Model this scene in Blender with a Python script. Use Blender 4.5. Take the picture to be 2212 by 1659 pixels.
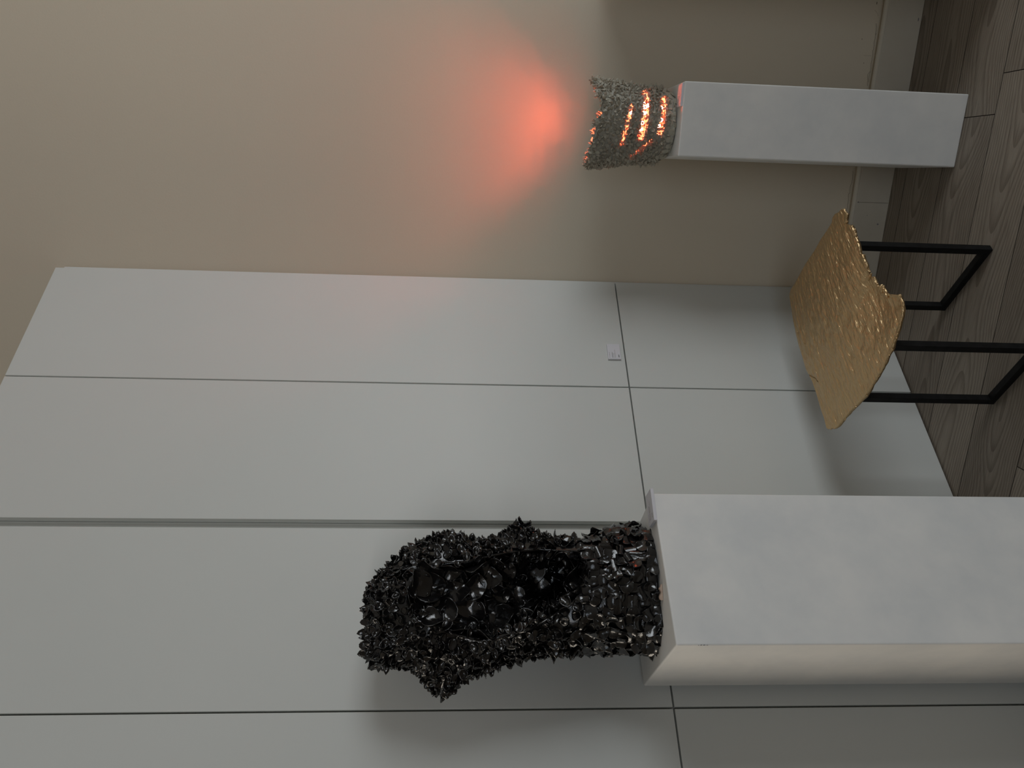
import bpy, bmesh, math, random
import numpy as np
from mathutils import Vector, Matrix

for o in list(bpy.data.objects):
    bpy.data.objects.remove(o, do_unlink=True)
scene = bpy.context.scene
COL = scene.collection
rng = np.random.default_rng(7)
random.seed(7)

# ---------------------------------------------------------------- camera (held sideways: a portrait shot)
PITCH, ROLL, FPX = 0.0634, 0.0188, 1548.0
Fv = Vector((0, math.cos(PITCH), -math.sin(PITCH)))
R0 = Vector((1, 0, 0)); U0 = R0.cross(Fv)
Rv = R0 * math.cos(ROLL) + U0 * math.sin(ROLL)
Uv = U0 * math.cos(ROLL) - R0 * math.sin(ROLL)
cam = bpy.data.objects.new('camera', bpy.data.cameras.new('camera'))
COL.objects.link(cam)
cx, cy, cz = -Uv, Rv, -Fv
cam.matrix_world = Matrix(((cx.x, cy.x, cz.x, 0), (cx.y, cy.y, cz.y, 0), (cx.z, cy.z, cz.z, 1.6), (0, 0, 0, 1)))
cam.data.sensor_fit = 'HORIZONTAL'
cam.data.sensor_width = 36.0
cam.data.lens = FPX / 2212 * 36.0
cam.data.clip_start = 0.05
scene.camera = cam

# ---------------------------------------------------------------- room frame: e along the back wall, m towards it
TW = 0.2843
E = Vector((math.cos(TW), -math.sin(TW), 0)); M = Vector((math.sin(TW), math.cos(TW), 0))
Z = Vector((0, 0, 1))
def em(e, m, z=0.0): return E * e + M * m + Z * z
WB = 2.776                     # back wall
E0, E1, M0, H = -3.6, 4.2, -4.0, 3.75

# ---------------------------------------------------------------- world, daylight, exposure
world = bpy.data.worlds.new('world'); scene.world = world
world.use_nodes = True
bg = world.node_tree.nodes['Background']
bg.inputs[0].default_value = (0.75, 0.85, 1.0, 1); bg.inputs[1].default_value = 0.6
def area(name, loc, aim, sx, sy, power, color, spread=180):
    l = bpy.data.lights.new(name, 'AREA'); l.shape = 'RECTANGLE'; l.size = sx; l.size_y = sy
    l.energy = power; l.color = color; l.spread = math.radians(spread)
    o = bpy.data.objects.new(name, l); COL.objects.link(o)
    d = (Vector(aim) - Vector(loc)).normalized()
    o.matrix_world = Matrix.Translation(loc) @ d.to_track_quat('-Z', 'Y').to_matrix().to_4x4()
    return o
WIN_R = (0.2, 2.2, 0.85, 2.9)      # window in the right wall: m0, m1, z0, z1
WIN_F = (-0.6, 2.6, 1.25, 2.95)      # window in the front wall: e0, e1, z0, z1
WIN_L = (-0.7, 0.4, 1.0, 2.8)      # window in the left wall: m0, m1, z0, z1
area('window_light_right', em(E1 + 0.02, 1.2, 1.875), em(0, 1.2, 1.875), 2.0, 2.05, 78, (0.92, 0.97, 1.0))
area('window_light_front', em(1.0, M0 - 0.02, 2.1), em(1.0, 0, 2.1), 3.2, 1.7, 28, (0.82, 0.91, 1.0))
# invented low strip light added far outside the front window: it grazes the sill, so only what stands higher than the sill is lit
area('added_strip_light', em(2.1, M0 - 6.0, 1.19), em(0.4, 2.7, 1.3), 4.5, 0.36, 128, (1.0, 0.95, 0.90))
area('window_light_left', em(E0 - 0.02, -0.15, 1.9), em(0, -0.15, 1.9), 1.1, 1.8, 40, (1.0, 0.88, 0.72))
scene.view_settings.view_transform = 'Standard'
scene.view_settings.look = 'None'
scene.view_settings.gamma = 1.0
scene.view_settings.use_curve_mapping = False
scene.view_settings.exposure = -0.31
scene.cycles.max_bounces = 10
scene.cycles.diffuse_bounces = 6
scene.cycles.sample_clamp_indirect = 6.0

# ---------------------------------------------------------------- materials
def mat(name):
    m = bpy.data.materials.new(name); m.use_nodes = True
    nt = m.node_tree; b = nt.nodes['Principled BSDF']
    return m, nt, b
def node(nt, t, **kw):
    n = nt.nodes.new(t)
    for k, v in kw.items():
        if k in ('inputs',):
            for a, c in v.items(): n.inputs[a].default_value = c
        else: setattr(n, k, v)
    return n
def painted(name, c1, c2, rough=0.5, scale=3.0, bump=0.0, bscale=300.0, spec=0.35):
    m, nt, b = mat(name)
    tc = node(nt, 'ShaderNodeTexCoord')
    nz = node(nt, 'ShaderNodeTexNoise', inputs={'Scale': scale, 'Detail': 4.0, 'Roughness': 0.6})
    nt.links.new(tc.outputs['Object'], nz.inputs['Vector'])
    mx = node(nt, 'ShaderNodeMix', data_type='RGBA')
    mx.inputs[6].default_value = (*c1, 1); mx.inputs[7].default_value = (*c2, 1)
    rp = node(nt, 'ShaderNodeMapRange', inputs={1: 0.35, 2: 0.65})
    nt.links.new(nz.outputs[0], rp.inputs[0]); nt.links.new(rp.outputs[0], mx.inputs[0])
    nt.links.new(mx.outputs[2], b.inputs['Base Color'])
    b.inputs['Roughness'].default_value = rough
    b.inputs['Specular IOR Level'].default_value = spec
    if bump:
        n2 = node(nt, 'ShaderNodeTexNoise', inputs={'Scale': bscale, 'Detail': 3.0})
        nt.links.new(tc.outputs['Object'], n2.inputs['Vector'])
        bp = node(nt, 'ShaderNodeBump', inputs={'Strength': bump, 'Distance': 0.002})
        nt.links.new(n2.outputs[0], bp.inputs['Height']); nt.links.new(bp.outputs[0], b.inputs['Normal'])
    return m
def plain(name, c, rough=0.5, metal=0.0, spec=0.5):
    m, nt, b = mat(name)
    b.inputs['Base Color'].default_value = (*c, 1); b.inputs['Roughness'].default_value = rough
    b.inputs['Metallic'].default_value = metal; b.inputs['Specular IOR Level'].default_value = spec
    return m
M_WALL = painted('beige_wall_paint', (0.68, 0.605, 0.49), (0.695, 0.62, 0.50), 0.75, 1.2, 0.12, 160, 0.2)
M_ROOM = painted('white_room_paint', (0.42, 0.385, 0.33), (0.44, 0.405, 0.35), 0.8, 1.0, 0.05, 160, 0.2)
M_CEIL = painted('ceiling_paint', (0.42, 0.40, 0.37), (0.44, 0.42, 0.39), 0.85, 1.0, spec=0.2)
M_CAB = painted('white_cabinet_lacquer', (0.635, 0.648, 0.622), (0.65, 0.663, 0.636), 0.42, 1.5, 0.03, 60, 0.3)
M_CABIN = plain('cabinet_edge_shadow_gap', (0.30, 0.29, 0.26), 0.7)
M_PED = painted('white_pedestal_paint', (0.735, 0.745, 0.74), (0.835, 0.83, 0.805), 0.55, 5.0, 0.10, 90, 0.3)
M_BASE = painted('baseboard_paint', (0.58, 0.53, 0.44), (0.62, 0.57, 0.48), 0.55, 6.0, 0.1, 50, 0.3)
M_CARD = plain('white_foam_board', (0.70, 0.69, 0.73), 0.6)
M_INK = plain('grey_print', (0.22, 0.21, 0.22), 0.7)
M_INKD = plain('dark_print', (0.06, 0.06, 0.06), 0.7)
M_INKR = plain('faded_print', (0.42, 0.36, 0.36), 0.7)
M_CRACK = plain('dark_crack', (0.19, 0.16, 0.11), 0.9)
M_BARE = painted('bare_clay', (0.55, 0.42, 0.33), (0.45, 0.34, 0.27), 0.8, 60)
M_STEEL = painted('black_powder_coat', (0.007, 0.007, 0.007), (0.012, 0.012, 0.012), 0.5, 40, spec=0.12)

def floor_material():
    m, nt, b = mat('grey_oak_planks')
    L = nt.links.new
    uv = node(nt, 'ShaderNodeUVMap', uv_map='plank')
    sep = node(nt, 'ShaderNodeSeparateXYZ'); L(uv.outputs[0], sep.inputs[0])
    rnd = node(nt, 'ShaderNodeAttribute', attribute_name='plank_id')
    def math_(op, a, c=None, v=None):
        n = node(nt, 'ShaderNodeMath', operation=op)
        if hasattr(a, 'is_linked'): L(a, n.inputs[0])
        else: n.inputs[0].default_value = a
        if c is not None:
            if hasattr(c, 'is_linked'): L(c, n.inputs[1])
            else: n.inputs[1].default_value = c
        return n.outputs[0]
    off = math_('MULTIPLY', rnd.outputs['Fac'], 37.0)
    # heart of the log wanders along the plank: rings cut by the board draw cathedral arches
    c1 = node(nt, 'ShaderNodeCombineXYZ'); L(math_('MULTIPLY', sep.outputs[0], 1.7), c1.inputs[0]); L(off, c1.inputs[1])
    n1 = node(nt, 'ShaderNodeTexNoise', inputs={'Scale': 1.0, 'Detail': 1.0}); L(c1.outputs[0], n1.inputs['Vector'])
    c2 = node(nt, 'ShaderNodeCombineXYZ'); L(math_('MULTIPLY', sep.outputs[0], 1.1), c2.inputs[0]); L(math_('ADD', off, 9.3), c2.inputs[1])
    n2 = node(nt, 'ShaderNodeTexNoise', inputs={'Scale': 1.0, 'Detail': 1.0}); L(c2.outputs[0], n2.inputs['Vector'])
    heart = math_('MULTIPLY', math_('SUBTRACT', n1.outputs[0], 0.5), 0.22)
    xx = math_('SUBTRACT', sep.outputs[1], heart)
    c3 = node(nt, 'ShaderNodeCombineXYZ'); L(math_('MULTIPLY', sep.outputs[0], 4.5), c3.inputs[0]); L(math_('MULTIPLY', sep.outputs[1], 22.0), c3.inputs[1]); L(off, c3.inputs[2])
    n3 = node(nt, 'ShaderNodeTexNoise', inputs={'Scale': 1.0, 'Detail': 2.0}); L(c3.outputs[0], n3.inputs['Vector'])
    xx = math_('ADD', xx, math_('MULTIPLY', math_('SUBTRACT', n3.outputs[0], 0.5), 0.009))
    yy = math_('MULTIPLY', n2.outputs[0], 0.13)
    r = math_('SQRT', math_('ADD', math_('MULTIPLY', xx, xx), math_('MULTIPLY', yy, yy)))
    ring = math_('FRACT', math_('MULTIPLY', r, 128.0))
    line = node(nt, 'ShaderNodeMapRange', interpolation_type='SMOOTHSTEP', inputs={1: 0.30, 2: 1.0, 3: 0.0, 4: 1.0}); L(ring, line.inputs[0])
    # fine pores
    c4 = node(nt, 'ShaderNodeCombineXYZ'); L(math_('MULTIPLY', sep.outputs[0], 14.0), c4.inputs[0]); L(math_('MULTIPLY', sep.outputs[1], 420.0), c4.inputs[1]); L(off, c4.inputs[2])
    n4 = node(nt, 'ShaderNodeTexNoise', inputs={'Scale': 1.0, 'Detail': 3.0}); L(c4.outputs[0], n4.inputs['Vector'])
    c5 = node(nt, 'ShaderNodeCombineXYZ'); L(math_('MULTIPLY', sep.outputs[0], 2.5), c5.inputs[0]); L(math_('MULTIPLY', sep.outputs[1], 14.0), c5.inputs[1]); L(off, c5.inputs[2])
    n5 = node(nt, 'ShaderNodeTexNoise', inputs={'Scale': 1.0, 'Detail': 2.0}); L(c5.outputs[0], n5.inputs['Vector'])
    base = node(nt, 'ShaderNodeMix', data_type='RGBA'); base.inputs[6].default_value = (0.195, 0.165, 0.132, 1); base.inputs[7].default_value = (0.330, 0.287, 0.235, 1)
    f = math_('ADD', math_('MULTIPLY', math_('FRACT', math_('MULTIPLY', rnd.outputs['Fac'], 7.31)), 0.60), math_('MULTIPLY', n5.outputs[0], 0.40)); L(f, base.inputs[0])
    dark = node(nt, 'ShaderNodeMix', data_type='RGBA', blend_type='MULTIPLY'); L(base.outputs[2], dark.inputs[6]); dark.inputs[7].default_value = (0.46, 0.42, 0.39, 1)
    L(math_('MULTIPLY', line.outputs[0], 0.60), dark.inputs[0])
    pore = node(nt, 'ShaderNodeMix', data_type='RGBA', blend_type='MULTIPLY'); L(dark.outputs[2], pore.inputs[6]); pore.inputs[7].default_value = (0.62, 0.60, 0.58, 1)
    pm = node(nt, 'ShaderNodeMapRange', inputs={1: 0.45, 2: 0.7}); L(n4.outputs[0], pm.inputs[0]); L(math_('MULTIPLY', pm.outputs[0], 0.8), pore.inputs[0])
    L(pore.outputs[2], b.inputs['Base Color'])
    b.inputs['Roughness'].default_value = 0.55; b.inputs['Specular IOR Level'].default_value = 0.3
    hgt = math_('ADD', math_('MULTIPLY', line.outputs[0], -0.5), math_('MULTIPLY', pm.outputs[0], -0.6))
    bp = node(nt, 'ShaderNodeBump', inputs={'Strength': 0.35, 'Distance': 0.001}); L(hgt, bp.inputs['Height']); L(bp.outputs[0], b.inputs['Normal'])
    return m
M_FLOOR = floor_material()
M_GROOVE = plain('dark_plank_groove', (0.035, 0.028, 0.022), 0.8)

def glaze_material():
    m, nt, b = mat('black_glaze')
    tc = node(nt, 'ShaderNodeTexCoord')
    nz = node(nt, 'ShaderNodeTexNoise', inputs={'Scale': 55.0, 'Detail': 4.0})
    nt.links.new(tc.outputs['Object'], nz.inputs['Vector'])
    mx = node(nt, 'ShaderNodeMix', data_type='RGBA'); mx.inputs[6].default_value = (0.004, 0.004, 0.005, 1); mx.inputs[7].default_value = (0.010, 0.009, 0.008, 1)
    nt.links.new(nz.outputs[0], mx.inputs[0]); nt.links.new(mx.outputs[2], b.inputs['Base Color'])
    rr = node(nt, 'ShaderNodeMapRange', inputs={1: 0.3, 2: 0.7, 3: 0.10, 4: 0.24}); nt.links.new(nz.outputs[0], rr.inputs[0]); nt.links.new(rr.outputs[0], b.inputs['Roughness'])
    b.inputs['Specular IOR Level'].default_value = 0.75
    n2 = node(nt, 'ShaderNodeTexNoise', inputs={'Scale': 140.0, 'Detail': 2.0}); nt.links.new(tc.outputs['Object'], n2.inputs['Vector'])
    bp = node(nt, 'ShaderNodeBump', inputs={'Strength': 0.25, 'Distance': 0.002}); nt.links.new(n2.outputs[0], bp.inputs['Height']); nt.links.new(bp.outputs[0], b.inputs['Normal'])
    return m
M_GLAZE = glaze_material()

def porcelain_material():
    m, nt, b = mat('unglazed_porcelain')
    b.inputs['Base Color'].default_value = (0.60, 0.585, 0.485, 1); b.inputs['Roughness'].default_value = 0.6
    b.inputs['Specular IOR Level'].default_value = 0.3
    tr = node(nt, 'ShaderNodeBsdfTranslucent'); tr.inputs[0].default_value = (0.72, 0.44, 0.34, 1)
    mx = node(nt, 'ShaderNodeMixShader'); mx.inputs[0].default_value = 0.26
    out = nt.nodes['Material Output']
    nt.links.new(b.outputs[0], mx.inputs[1]); nt.links.new(tr.outputs[0], mx.inputs[2]); nt.links.new(mx.outputs[0], out.inputs[0])
    return m
M_PORC = porcelain_material()
M_PORCCORE = plain('porcelain_body', (0.46, 0.44, 0.38), 0.65, spec=0.3)

def gold_material():
    m, nt, b = mat('hammered_gold')
    L = nt.links.new
    tc = node(nt, 'ShaderNodeTexCoord')
    mp = node(nt, 'ShaderNodeMapping', vector_type='TEXTURE'); mp.inputs['Rotation'].default_value = (0, 0, math.radians(-146)); mp.inputs['Scale'].default_value = (3.2, 1, 1)
    L(tc.outputs['Object'], mp.inputs['Vector'])
    nz = node(nt, 'ShaderNodeTexNoise', inputs={'Scale': 150.0, 'Detail': 3.0, 'Distortion': 0.5}); L(mp.outputs[0], nz.inputs['Vector'])
    n2 = node(nt, 'ShaderNodeTexNoise', inputs={'Scale': 6.0, 'Detail': 3.0}); L(tc.outputs['Object'], n2.inputs['Vector'])
    mx = node(nt, 'ShaderNodeMix', data_type='RGBA'); mx.inputs[6].default_value = (0.62, 0.43, 0.23, 1); mx.inputs[7].default_value = (0.66, 0.48, 0.26, 1)
    L(n2.outputs[0], mx.inputs[0]); L(mx.outputs[2], b.inputs['Base Color'])
    b.inputs['Metallic'].default_value = 0.85; b.inputs['Roughness'].default_value = 0.30
    bp = node(nt, 'ShaderNodeBump', inputs={'Strength': 1.0, 'Distance': 0.004}); L(nz.outputs[0], bp.inputs['Height']); L(bp.outputs[0], b.inputs['Normal'])
    return m
M_GOLD = gold_material()

def emission(name, c, s):
    m = bpy.data.materials.new(name); m.use_nodes = True; nt = m.node_tree
    nt.nodes.remove(nt.nodes['Principled BSDF'])
    em_ = node(nt, 'ShaderNodeEmission'); em_.inputs[0].default_value = (*c, 1); em_.inputs[1].default_value = s
    nt.links.new(em_.outputs[0], nt.nodes['Material Output'].inputs[0])
    return m
M_LAMP = emission('red_lamp_glow', (1.0, 0.135, 0.06), 720.0)

# ---------------------------------------------------------------- mesh helpers
def link(name, verts, faces, material, parent=None, smooth=False, origin=None):
    me = bpy.data.meshes.new(name)
    if origin is None:
        origin = parent.location if parent is not None else Vector((0, 0, 0))
    if isinstance(verts, np.ndarray):
        v = (verts - np.array(origin)).tolist()
    else:
        v = [tuple(Vector(p) - Vector(origin)) for p in verts]
    me.from_pydata(v, [], faces if isinstance(faces, list) else faces.tolist())
    me.materials.append(material)
    if smooth: me.polygons.foreach_set('use_smooth', [True] * len(me.polygons))
    me.update()
    o = bpy.data.objects.new(name, me); COL.objects.link(o)
    if parent is not None:
        o.parent = parent; o.location = Vector(origin) - root_loc(parent)
    else: o.location = origin
    return o
def root_loc(p):
    l = Vector((0, 0, 0))
    while p is not None:
        l += p.location; p = p.parent
    return l
def struct(o):
    o['kind'] = 'structure'; return o
def thing(name, label, cat, loc, group=None):
    o = bpy.data.objects.new(name, None); COL.objects.link(o); o.location = loc
    o.empty_display_size = 0.1; o['label'] = label; o['category'] = cat
    if group: o['group'] = group
    return o
def tag(o, label, cat, group=None):
    o['label'] = label; o['category'] = cat
    if group: o['group'] = group
    return o
class MB:
    def __init__(s): s.v, s.f = [], []
    def box(s, o, a, b, c):           # corner + three edge vectors
        o, a, b, c = map(Vector, (o, a, b, c)); n = len(s.v)
        s.v += [o, o + a, o + a + b, o + b, o + c, o + a + c, o + a + b + c, o + b + c]
        q = [(0, 3, 2, 1), (4, 5, 6, 7), (0, 1, 5, 4), (1, 2, 6, 5), (2, 3, 7, 6), (3, 0, 4, 7)]
        if a.cross(b).dot(c) < 0: q = [t[::-1] for t in q]
        s.f += [tuple(n + i for i in t) for t in q]
        return s
    def prism(s, pts, h):             # polygon (list of Vector) + extrusion vector
        n = len(s.v); k = len(pts); h = Vector(h)
        s.v += [Vector(p) for p in pts] + [Vector(p) + h for p in pts]
        s.f += [tuple(range(n + k - 1, n - 1, -1)), tuple(range(n + k, n + 2 * k))]
        s.f += [(n + i, n + (i + 1) % k, n + k + (i + 1) % k, n + k + i) for i in range(k)]
        return s
    def build(s, name, material, parent=None, bevel=0.0, origin=None, segs=2):
        o = link(name, s.v, s.f, material, parent, origin=origin)
        bm = bmesh.new(); bm.from_mesh(o.data)
        bmesh.ops.recalc_face_normals(bm, faces=bm.faces)
        if bevel:
            bmesh.ops.bevel(bm, geom=list(bm.edges), offset=bevel, segments=segs, profile=0.5, affect='EDGES', clamp_overlap=True)
        bm.to_mesh(o.data); bm.free()
        return o
def tube(path, r, seg=6):
    v, f = [], []
    for i, p in enumerate(path):
        p = Vector(p); a = Vector(path[max(i - 1, 0)]); b = Vector(path[min(i + 1, len(path) - 1)])
        t = (b - a).normalized(); u = t.cross(Vector((0.3, 0.5, 0.81))).normalized(); w = t.cross(u)
        for k in range(seg):
            an = 2 * math.pi * k / seg; v.append(p + (u * math.cos(an) + w * math.sin(an)) * r)
    for i in range(len(path) - 1):
        for k in range(seg):
            f.append((i * seg + k, i * seg + (k + 1) % seg, (i + 1) * seg + (k + 1) % seg, (i + 1) * seg + k))
    f += [tuple(range(seg - 1, -1, -1)), tuple(range((len(path) - 1) * seg, len(path) * seg))]
    return v, f

# ---------------------------------------------------------------- room shell
def wall_with_hole(name, org, along, length, height, thick, hole, material):
    """org: inner bottom corner; along: unit vector; thick: outward vector; hole = (a0, a1, z0, z1) or None"""
    b = MB(); t = Vector(thick)
    def seg(a0, a1, z0, z1): b.box(org + along * a0 + Z * z0, along * (a1 - a0), Z * (z1 - z0), t)
    if hole:
        a0, a1, z0, z1 = hole
        seg(0, a0, 0, height); seg(a1, length, 0, height); seg(a0, a1, 0, z0); seg(a0, a1, z1, height)
    else: seg(0, length, 0, height)
    return struct(b.build(name, material))
wall_back = wall_with_hole('wall_back', em(E0, WB), E, E1 - E0, H, M * 0.15, None, M_WALL)
wall_with_hole('wall_front', em(E0, M0), E, E1 - E0, H, M * -0.2, (WIN_F[0] - E0, WIN_F[1] - E0, WIN_F[2], WIN_F[3]), M_ROOM)
wall_with_hole('wall_left', em(E0, M0), M, WB - M0, H, E * -0.2, (WIN_L[0] - M0, WIN_L[1] - M0, WIN_L[2], WIN_L[3]), M_ROOM)
wall_with_hole('wall_right', em(E1, M0), M, WB - M0, H, E * 0.2, (WIN_R[0] - M0, WIN_R[1] - M0, WIN_R[2], WIN_R[3]), M_ROOM)
struct(MB().box(em(E0, M0, H), E * (E1 - E0), M * (WB - M0), Z * 0.1).build('ceiling', M_CEIL))

def build_floor():
    rows = []; b0 = 2.6630; pw = 0.2045
    mrow = b0
    edges = [2.776]
    while mrow > M0:
        edges.append(mrow); mrow -= pw
    edges.append(M0)
    verts, faces, uvs, ids = [], [], [], []
    joints = {0: 0.95, 2: 0.231, 3: 0.348, 1: -0.55, 4: -0.95, 5: 0.62, 6: -0.3}
    g = 0.0013; pl = 1.38; k = 0
    rr = random.Random(11)
    for i in range(len(edges) - 1):
        m1, m0 = edges[i], edges[i + 1]
        j0 = joints.get(i, rr.uniform(-0.7, 0.7))
        js = sorted([E0, E1] + [j0 + n * pl for n in range(-6, 7) if E0 < j0 + n * pl < E1])
        for a, b in zip(js[:-1], js[1:]):
            k += 1; n = len(verts); rid = rr.random(); sh = rr.uniform(0, 40); fl = rr.choice((-1, 1))
            verts += [em(a + g, m0 + g, 0), em(b - g, m0 + g, 0), em(b - g, m1 - g, 0), em(a + g, m1 - g, 0)]
            verts += [em(a, m0, -0.004), em(b, m0, -0.004), em(b, m1, -0.004), em(a, m1, -0.004)]
            vc = (m0 + m1) / 2
            loc = [(a + g, m0), (b - g, m0), (b - g, m1), (a + g, m1)]
            for f in [(0, 1, 2, 3), (4, 5, 1, 0), (5, 6, 2, 1), (6, 7, 3, 2), (7, 4, 0, 3)]:
                faces.append(tuple(n + x for x in f))
                for x in f:
                    q = loc[x % 4]; uvs.append((q[0] * fl + sh, q[1] - vc)); ids.append(rid)
    o = link('floor', verts, faces, M_FLOOR)
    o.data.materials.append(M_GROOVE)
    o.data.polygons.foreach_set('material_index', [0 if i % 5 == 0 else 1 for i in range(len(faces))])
    ul = o.data.uv_layers.new(name='plank')
    ul.data.foreach_set('uv', [c for p in uvs for c in p])
    at = o.data.attributes.new('plank_id', 'FLOAT', 'CORNER'); at.data.foreach_set('value', ids)
    return struct(o)
build_floor()

# baseboard with a bead on top, and the cracked caulk above it
FB = 2.741
bb = MB()
bb.prism([em(-0.402, FB), em(E1, FB), em(E1, WB), em(-0.374, WB)], Z * 0.128)
baseboard = struct(bb.build('baseboard_back', M_BASE, bevel=0.002))
v, f = tube([em(a, FB + 0.010, 0.131) + Z * (0.0008 * math.sin(a * 9) ) for a in np.linspace(-0.39, E1, 60)], 0.0105, 10)
link('bead_moulding', v, f, M_BASE, baseboard, smooth=True)
v, f = tube([em(-0.0524, FB - 0.0003, z) for z in np.linspace(0.004, 0.126, 6)], 0.0007, 5)
link('board_joint', v, f, M_CRACK, baseboard)
mk = MB()
for a, z, w, h in ((-0.0524, 0.1215, 0.006, 0.004), (-0.132, 0.030, 0.006, 0.008), (-0.10, 0.078, 0.003, 0.003), (0.585, 0.012, 0.012, 0.004)):
    pts = [em(a + w / 2 * math.cos(t) * (1 + 0.3 * math.sin(3 * t)), FB - 0.0004, z + h / 2 * math.sin(t)) for t in np.linspace(0, 2 * math.pi, 9)[:-1]]
    mk.prism(pts, M * 0.0006)
mk.build('scuff_marks', M_INK, baseboard)
cr = [[(0.6157, 0.1604), (0.604, 0.1464), (0.596, 0.1445)], [(0.5728, 0.147), (0.556, 0.1435), (0.5342, 0.1425)],
      [(0.540, 0.1415), (0.515, 0.1425), (0.4934, 0.1405), (0.478, 0.1425), (0.4671, 0.1405), (0.4352, 0.1412), (0.424, 0.1395), (0.4124, 0.1405), (0.4006, 0.1475), (0.385, 0.1445), (0.3628, 0.1415)],
      [(0.412, 0.1395), (0.392, 0.1412), (0.375, 0.1398)],
      [(0.0606, 0.1437), (0.02, 0.1405), (0.0031, 0.1447), (-0.02, 0.1425), (-0.0275, 0.1462), (-0.05, 0.1435), (-0.0727, 0.143), (-0.10, 0.1445)],
      [(-0.018, 0.151), (-0.0275, 0.1462)], [(0.4646, 0.1748), (0.4651, 0.145)]]
CV, CF = [], []
for c in cr:
    w = 0.00025 if c[0][1] > 0.148 else 0.0006
    fine = []
    for (a0, z0), (a1, z1) in zip(c[:-1], c[1:]):
        k = max(2, int(abs(a1 - a0) / 0.005))
        fine += [(a0 + (a1 - a0) * t / k, z0 + (z1 - z0) * t / k + random.uniform(-1, 1) * 0.0009) for t in range(k)]
    fine.append(c[-1])
    v, f = tube([em(a, WB - 0.0002, z) for a, z in fine], w, 5); n = len(CV)
    CV += v; CF += [tuple(n + i for i in t) for t in f]
link('paint_crack', CV, CF, M_CRACK, wall_back)
mk = MB()
for a, z, w, h in ((0.5189, 0.1898, 0.0034, 0.0034), (0.4394, 0.1693, 0.0032, 0.0030), (0.6385, 0.156, 0.010, 0.0030)):
    mk.prism([em(a + w / 2 * math.cos(t), WB - 0.0004, z + h / 2 * math.sin(t)) for t in np.linspace(0, 2 * math.pi, 9)[:-1]], M * 0.0006)
mk.build('paint_chip', M_CRACK, wall_back)

# window frames behind the viewer and to the sides
M_FRAME = plain('dark_window_frame', (0.08, 0.08, 0.08), 0.5)
def window_frame(name, org, along, a0, a1, z0, z1, inward):
    b = MB(); t = 0.06
    for (p, q, r, s) in ((a0, a1, z0, z0 + t), (a0, a1, z1 - t, z1), (a0, a0 + t, z0 + t, z1 - t), (a1 - t, a1, z0 + t, z1 - t), ((a0 + a1) / 2 - t / 2, (a0 + a1) / 2 + t / 2, z0 + t, z1 - t)):
        b.box(org + along * p + Z * r, along * (q - p), Z * (s - r), inward * 0.05)
    struct(b.build(name, M_FRAME))
window_frame('window_1', E * E1 + E * 0.08, M, *WIN_R, -E)
window_frame('window_2', M * M0 - M * 0.08, E, *WIN_F, M)
window_frame('window_3', E * E0 - E * 0.08, M, *WIN_L, E)

# ---------------------------------------------------------------- built-in cabinets (angled across the corner)
D = Vector((0.8209, 0.5711, 0)); N = Vector((0.5711, -0.8209, 0)); DC = 2.0368
def cb(s, dep, z): return N * (-DC - dep) + D * s + Z * z
ZT, ZS = 3.129, 1.0304
def door(name, parent, s0, s1, z0, z1, th=0.022):
    return MB().box(cb(s0, 0, z0), D * (s1 - s0), Z * (z1 - z0), -N * th).build(name, M_CAB, parent, bevel=0.0012)
G = 0.0024
S0, S1, S2, S2B, S3, S4 = 1.905, 1.4123, 0.9066, 0.8795, 0.3718, -0.136
cabA = thing('tall_cabinet', 'tall white handleless cupboard meeting the beige wall, a small white card on its upper door', 'cabinet', cb((S0 + S2) / 2, 0.0, 0))
MB().prism([cb(S2 + 0.001, 0.0225, 0), cb(S0 - 0.012, 0.0225, 0), cb(1.495, 0.5, 0), cb(S2 + 0.001, 0.5, 0)], Z * (ZT - 0.004)).build('carcass', M_CAB, cabA)
MB().prism([cb(S0 + 0.0015, 0.003, 0), cb(S0 + 0.0075, 0.003, 0), cb(S0 + 0.0000, 0.0215, 0), cb(S0 - 0.012, 0.0215, 0)], Z * 3.10).build('scribe_strip', M_CAB, cabA)
for a, b in ((S1 + G, S0), (S2, S1 - G)):
    door('upper_door', cabA, a, b, ZS + G, ZT); door('lower_door', cabA, a, b, 0.006, ZS - G)
cabB = thing('tall_cabinet', 'tall white handleless cupboard behind the black sculpture, its shadow across the doors', 'cabinet', cb((S2B + S4) / 2, 0.0, 0))
MB().prism([cb(S4, 0.0225, 0), cb(S2B, 0.0225, 0), cb(S2B, 0.5, 0), cb(S4, 0.5, 0)], Z * (ZT - 0.004)).build('carcass', M_CAB, cabB)
MB().box(cb(S2B + 0.0005, 0.027, 0.0), D * (S2 - S2B - 0.001), Z * (ZT - 0.006), -N * 0.02).build('channel_strip', M_CAB, cabB)
for a, b in ((S3 + G, S2B), (S4, S3 - G)):
    door('upper_door', cabB, a, b, ZS + G, ZT); door('lower_door', cabB, a, b, 0.006, ZS - G)

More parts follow.
